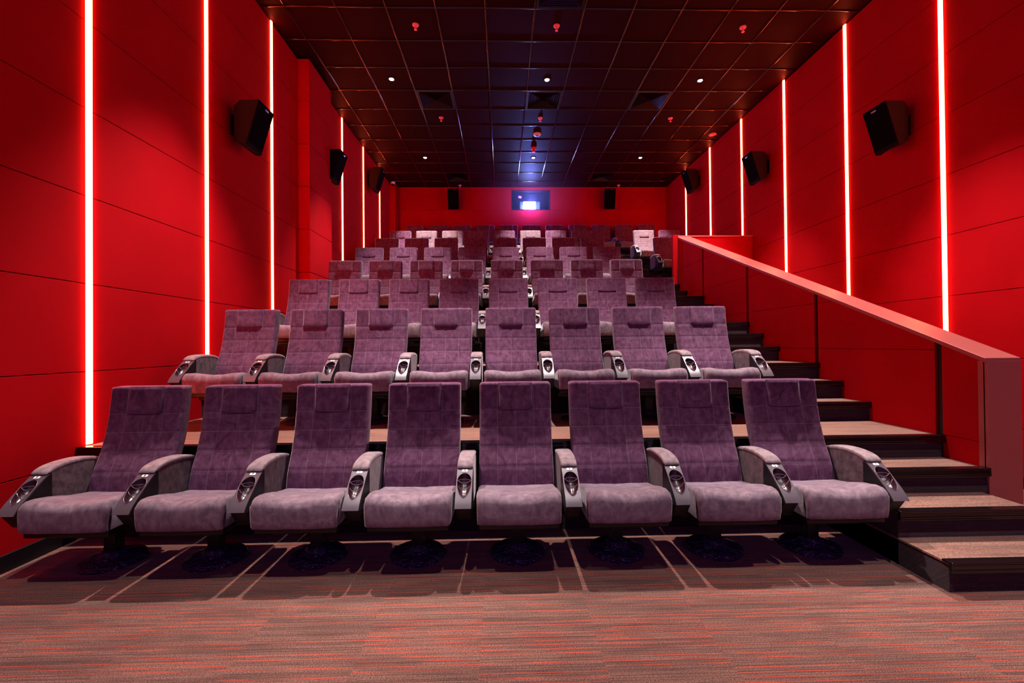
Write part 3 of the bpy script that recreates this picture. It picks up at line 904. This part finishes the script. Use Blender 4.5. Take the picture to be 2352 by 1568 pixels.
bm = bmesh.new(); lathe(bm, [(.05, .065), (.055, .03), (.05, .01), (.04, .0)], 24); obj('mount', bm, M_WHITE, t, 40)
bm = bmesh.new(); lathe(bm, [(.042, .005), (.038, -.02), (.022, -.036), (.002, -.042)], 24); obj('dome', bm, M_PLASTIC, t, 50)
# four-way air diffusers
M_VENT = mat('dark_diffuser_enamel', (.006, .002, .003), .30, spec=.35)[0]
def vent(x, y, label):
    t = empty('air_diffuser', (x, y, cz(y)), label, 'air vent', 'square ceiling air diffusers')
    bm = bmesh.new(); s = .288
    for a in range(4):
        b_ = bmesh.new()
        hexa(b_, [(-s, -s, -.010), (s, -s, -.010), (s - .03, -s + .03, -.010), (-s + .03, -s + .03, -.010), (-s, -s, .002), (s, -s, .002), (s - .03, -s + .03, .002), (-s + .03, -s + .03, .002)])
        bmesh.ops.rotate(b_, verts=b_.verts, cent=(0, 0, 0), matrix=Matrix.Rotation(a * PI / 2, 3, 'Z'))
        me = bpy.data.meshes.new('t'); b_.to_mesh(me); b_.free(); bm.from_mesh(me); bpy.data.meshes.remove(me)
    obj('frame', bm, M_VENT, t)
    bm = bmesh.new(); box(bm, -s, s, -s, s, .03, .034)
    obj('plenum', bm, M_BLACK, t)
    bm = bmesh.new()
    for k in range(8):
        o = .255 - .031 * k; i_ = o - .020
        for a in range(4):
            R = Matrix.Rotation(a * PI / 2, 3, 'Z')
            q = [R @ Vector(p) for p in ((-i_, -i_, .022), (i_, -i_, .022), (o, -o, -.010), (-o, -o, -.010))]
            vs = [bm.verts.new(p) for p in q] + [bm.verts.new(p + Vector((0, 0, .0015))) for p in q]
            for f in ((0, 1, 2, 3), (7, 6, 5, 4), (0, 4, 5, 1), (1, 5, 6, 2), (2, 6, 7, 3), (3, 7, 4, 0)): bm.faces.new([vs[n] for n in f])
    obj('louvres', bm, M_VENT, t)
for x, y, nm in ((-1.06, 7.461, 'left of the three in the main row'), (.74, 7.461, 'middle of the three in the main row'), (2.54, 7.461, 'right of the three in the main row'),
                 (.74, 5.061, 'nearest one, cut by the top of the frame'), (-1.06, 11.061, 'far left one near the rear wall'), (2.54, 11.061, 'far right one near the rear wall')):
    vent(x, y, 'dark square louvred ceiling diffuser, ' + nm)

# ------------------------------------------------------------------ unseen cinema screen behind the camera, glow added to light the seat fronts
t = empty('projection_screen', (.8, YF + .15, 0), 'large unseen projection screen facing the seats, with an added dim glow', 'screen')
bm = bmesh.new(); box(bm, -3.1, 3.1, -.01, .0, 1.5, 4.6); obj('screen_surface', bm, emis('added_screen_glow', SCREEN_C, SCREEN_L), t)
bm = bmesh.new()
for b_ in ((-3.2, 3.2, -.03, .02, 1.4, 1.5), (-3.2, 3.2, -.03, .02, 4.6, 4.7), (-3.2, -3.1, -.03, .02, 1.4, 4.7), (3.1, 3.2, -.03, .02, 1.4, 4.7)): box(bm, *b_)
obj('screen_frame', bm, M_BLACK, t)

# ------------------------------------------------------------------ local haze added in front of the port to make the projector's glow
hm = bpy.data.materials.new('added_glow_haze'); hm.use_nodes = True; nt = hm.node_tree
nt.nodes.remove(nt.nodes['Principled BSDF'])
vs_ = nt.nodes.new('ShaderNodeVolumeScatter'); vs_.inputs['Color'].default_value = (1, 1, 1, 1)
g = nt.nodes.new('ShaderNodeTexCoord').outputs['Object']
ln = nt.nodes.new('ShaderNodeVectorMath'); ln.operation = 'LENGTH'; nt.links.new(g, ln.inputs[0])
dn = nt.nodes.new('ShaderNodeMapRange'); dn.inputs['From Min'].default_value = .1; dn.inputs['From Max'].default_value = 1.5
dn.inputs['To Min'].default_value = .04; dn.inputs['To Max'].default_value = 0
nt.links.new(ln.outputs['Value'], dn.inputs['Value']); nt.links.new(dn.outputs[0], vs_.inputs['Density'])
nt.links.new(vs_.outputs[0], nt.nodes['Material Output'].inputs['Volume'])
bm = bmesh.new(); bmesh.ops.create_icosphere(bm, subdivisions=3, radius=1.5)
bmesh.ops.bisect_plane(bm, geom=list(bm.verts) + list(bm.edges) + list(bm.faces), plane_co=(0, .29, 0), plane_no=(0, 1, 0), clear_outer=True)
bmesh.ops.holes_fill(bm, edges=[e for e in bm.edges if e.is_boundary])
bmesh.ops.bisect_plane(bm, geom=list(bm.verts) + list(bm.edges) + list(bm.faces), plane_co=(0, 0, cz(11.5) - 5.035 - .03), plane_no=(0, 0, 1), clear_outer=True)
bmesh.ops.holes_fill(bm, edges=[e for e in bm.edges if e.is_boundary])
bmesh.ops.bisect_plane(bm, geom=list(bm.verts) + list(bm.edges) + list(bm.faces), plane_co=(0, 0, -.61), plane_no=(0, 0, -1), clear_outer=True)
bmesh.ops.holes_fill(bm, edges=[e for e in bm.edges if e.is_boundary])
ho = obj('added_glow_haze', bm, hm); ho.location = (.80, YB - .30, 5.035)
tag(ho, 'thin haze added for the blue glow in front of the projection window', 'haze', kind='stuff')
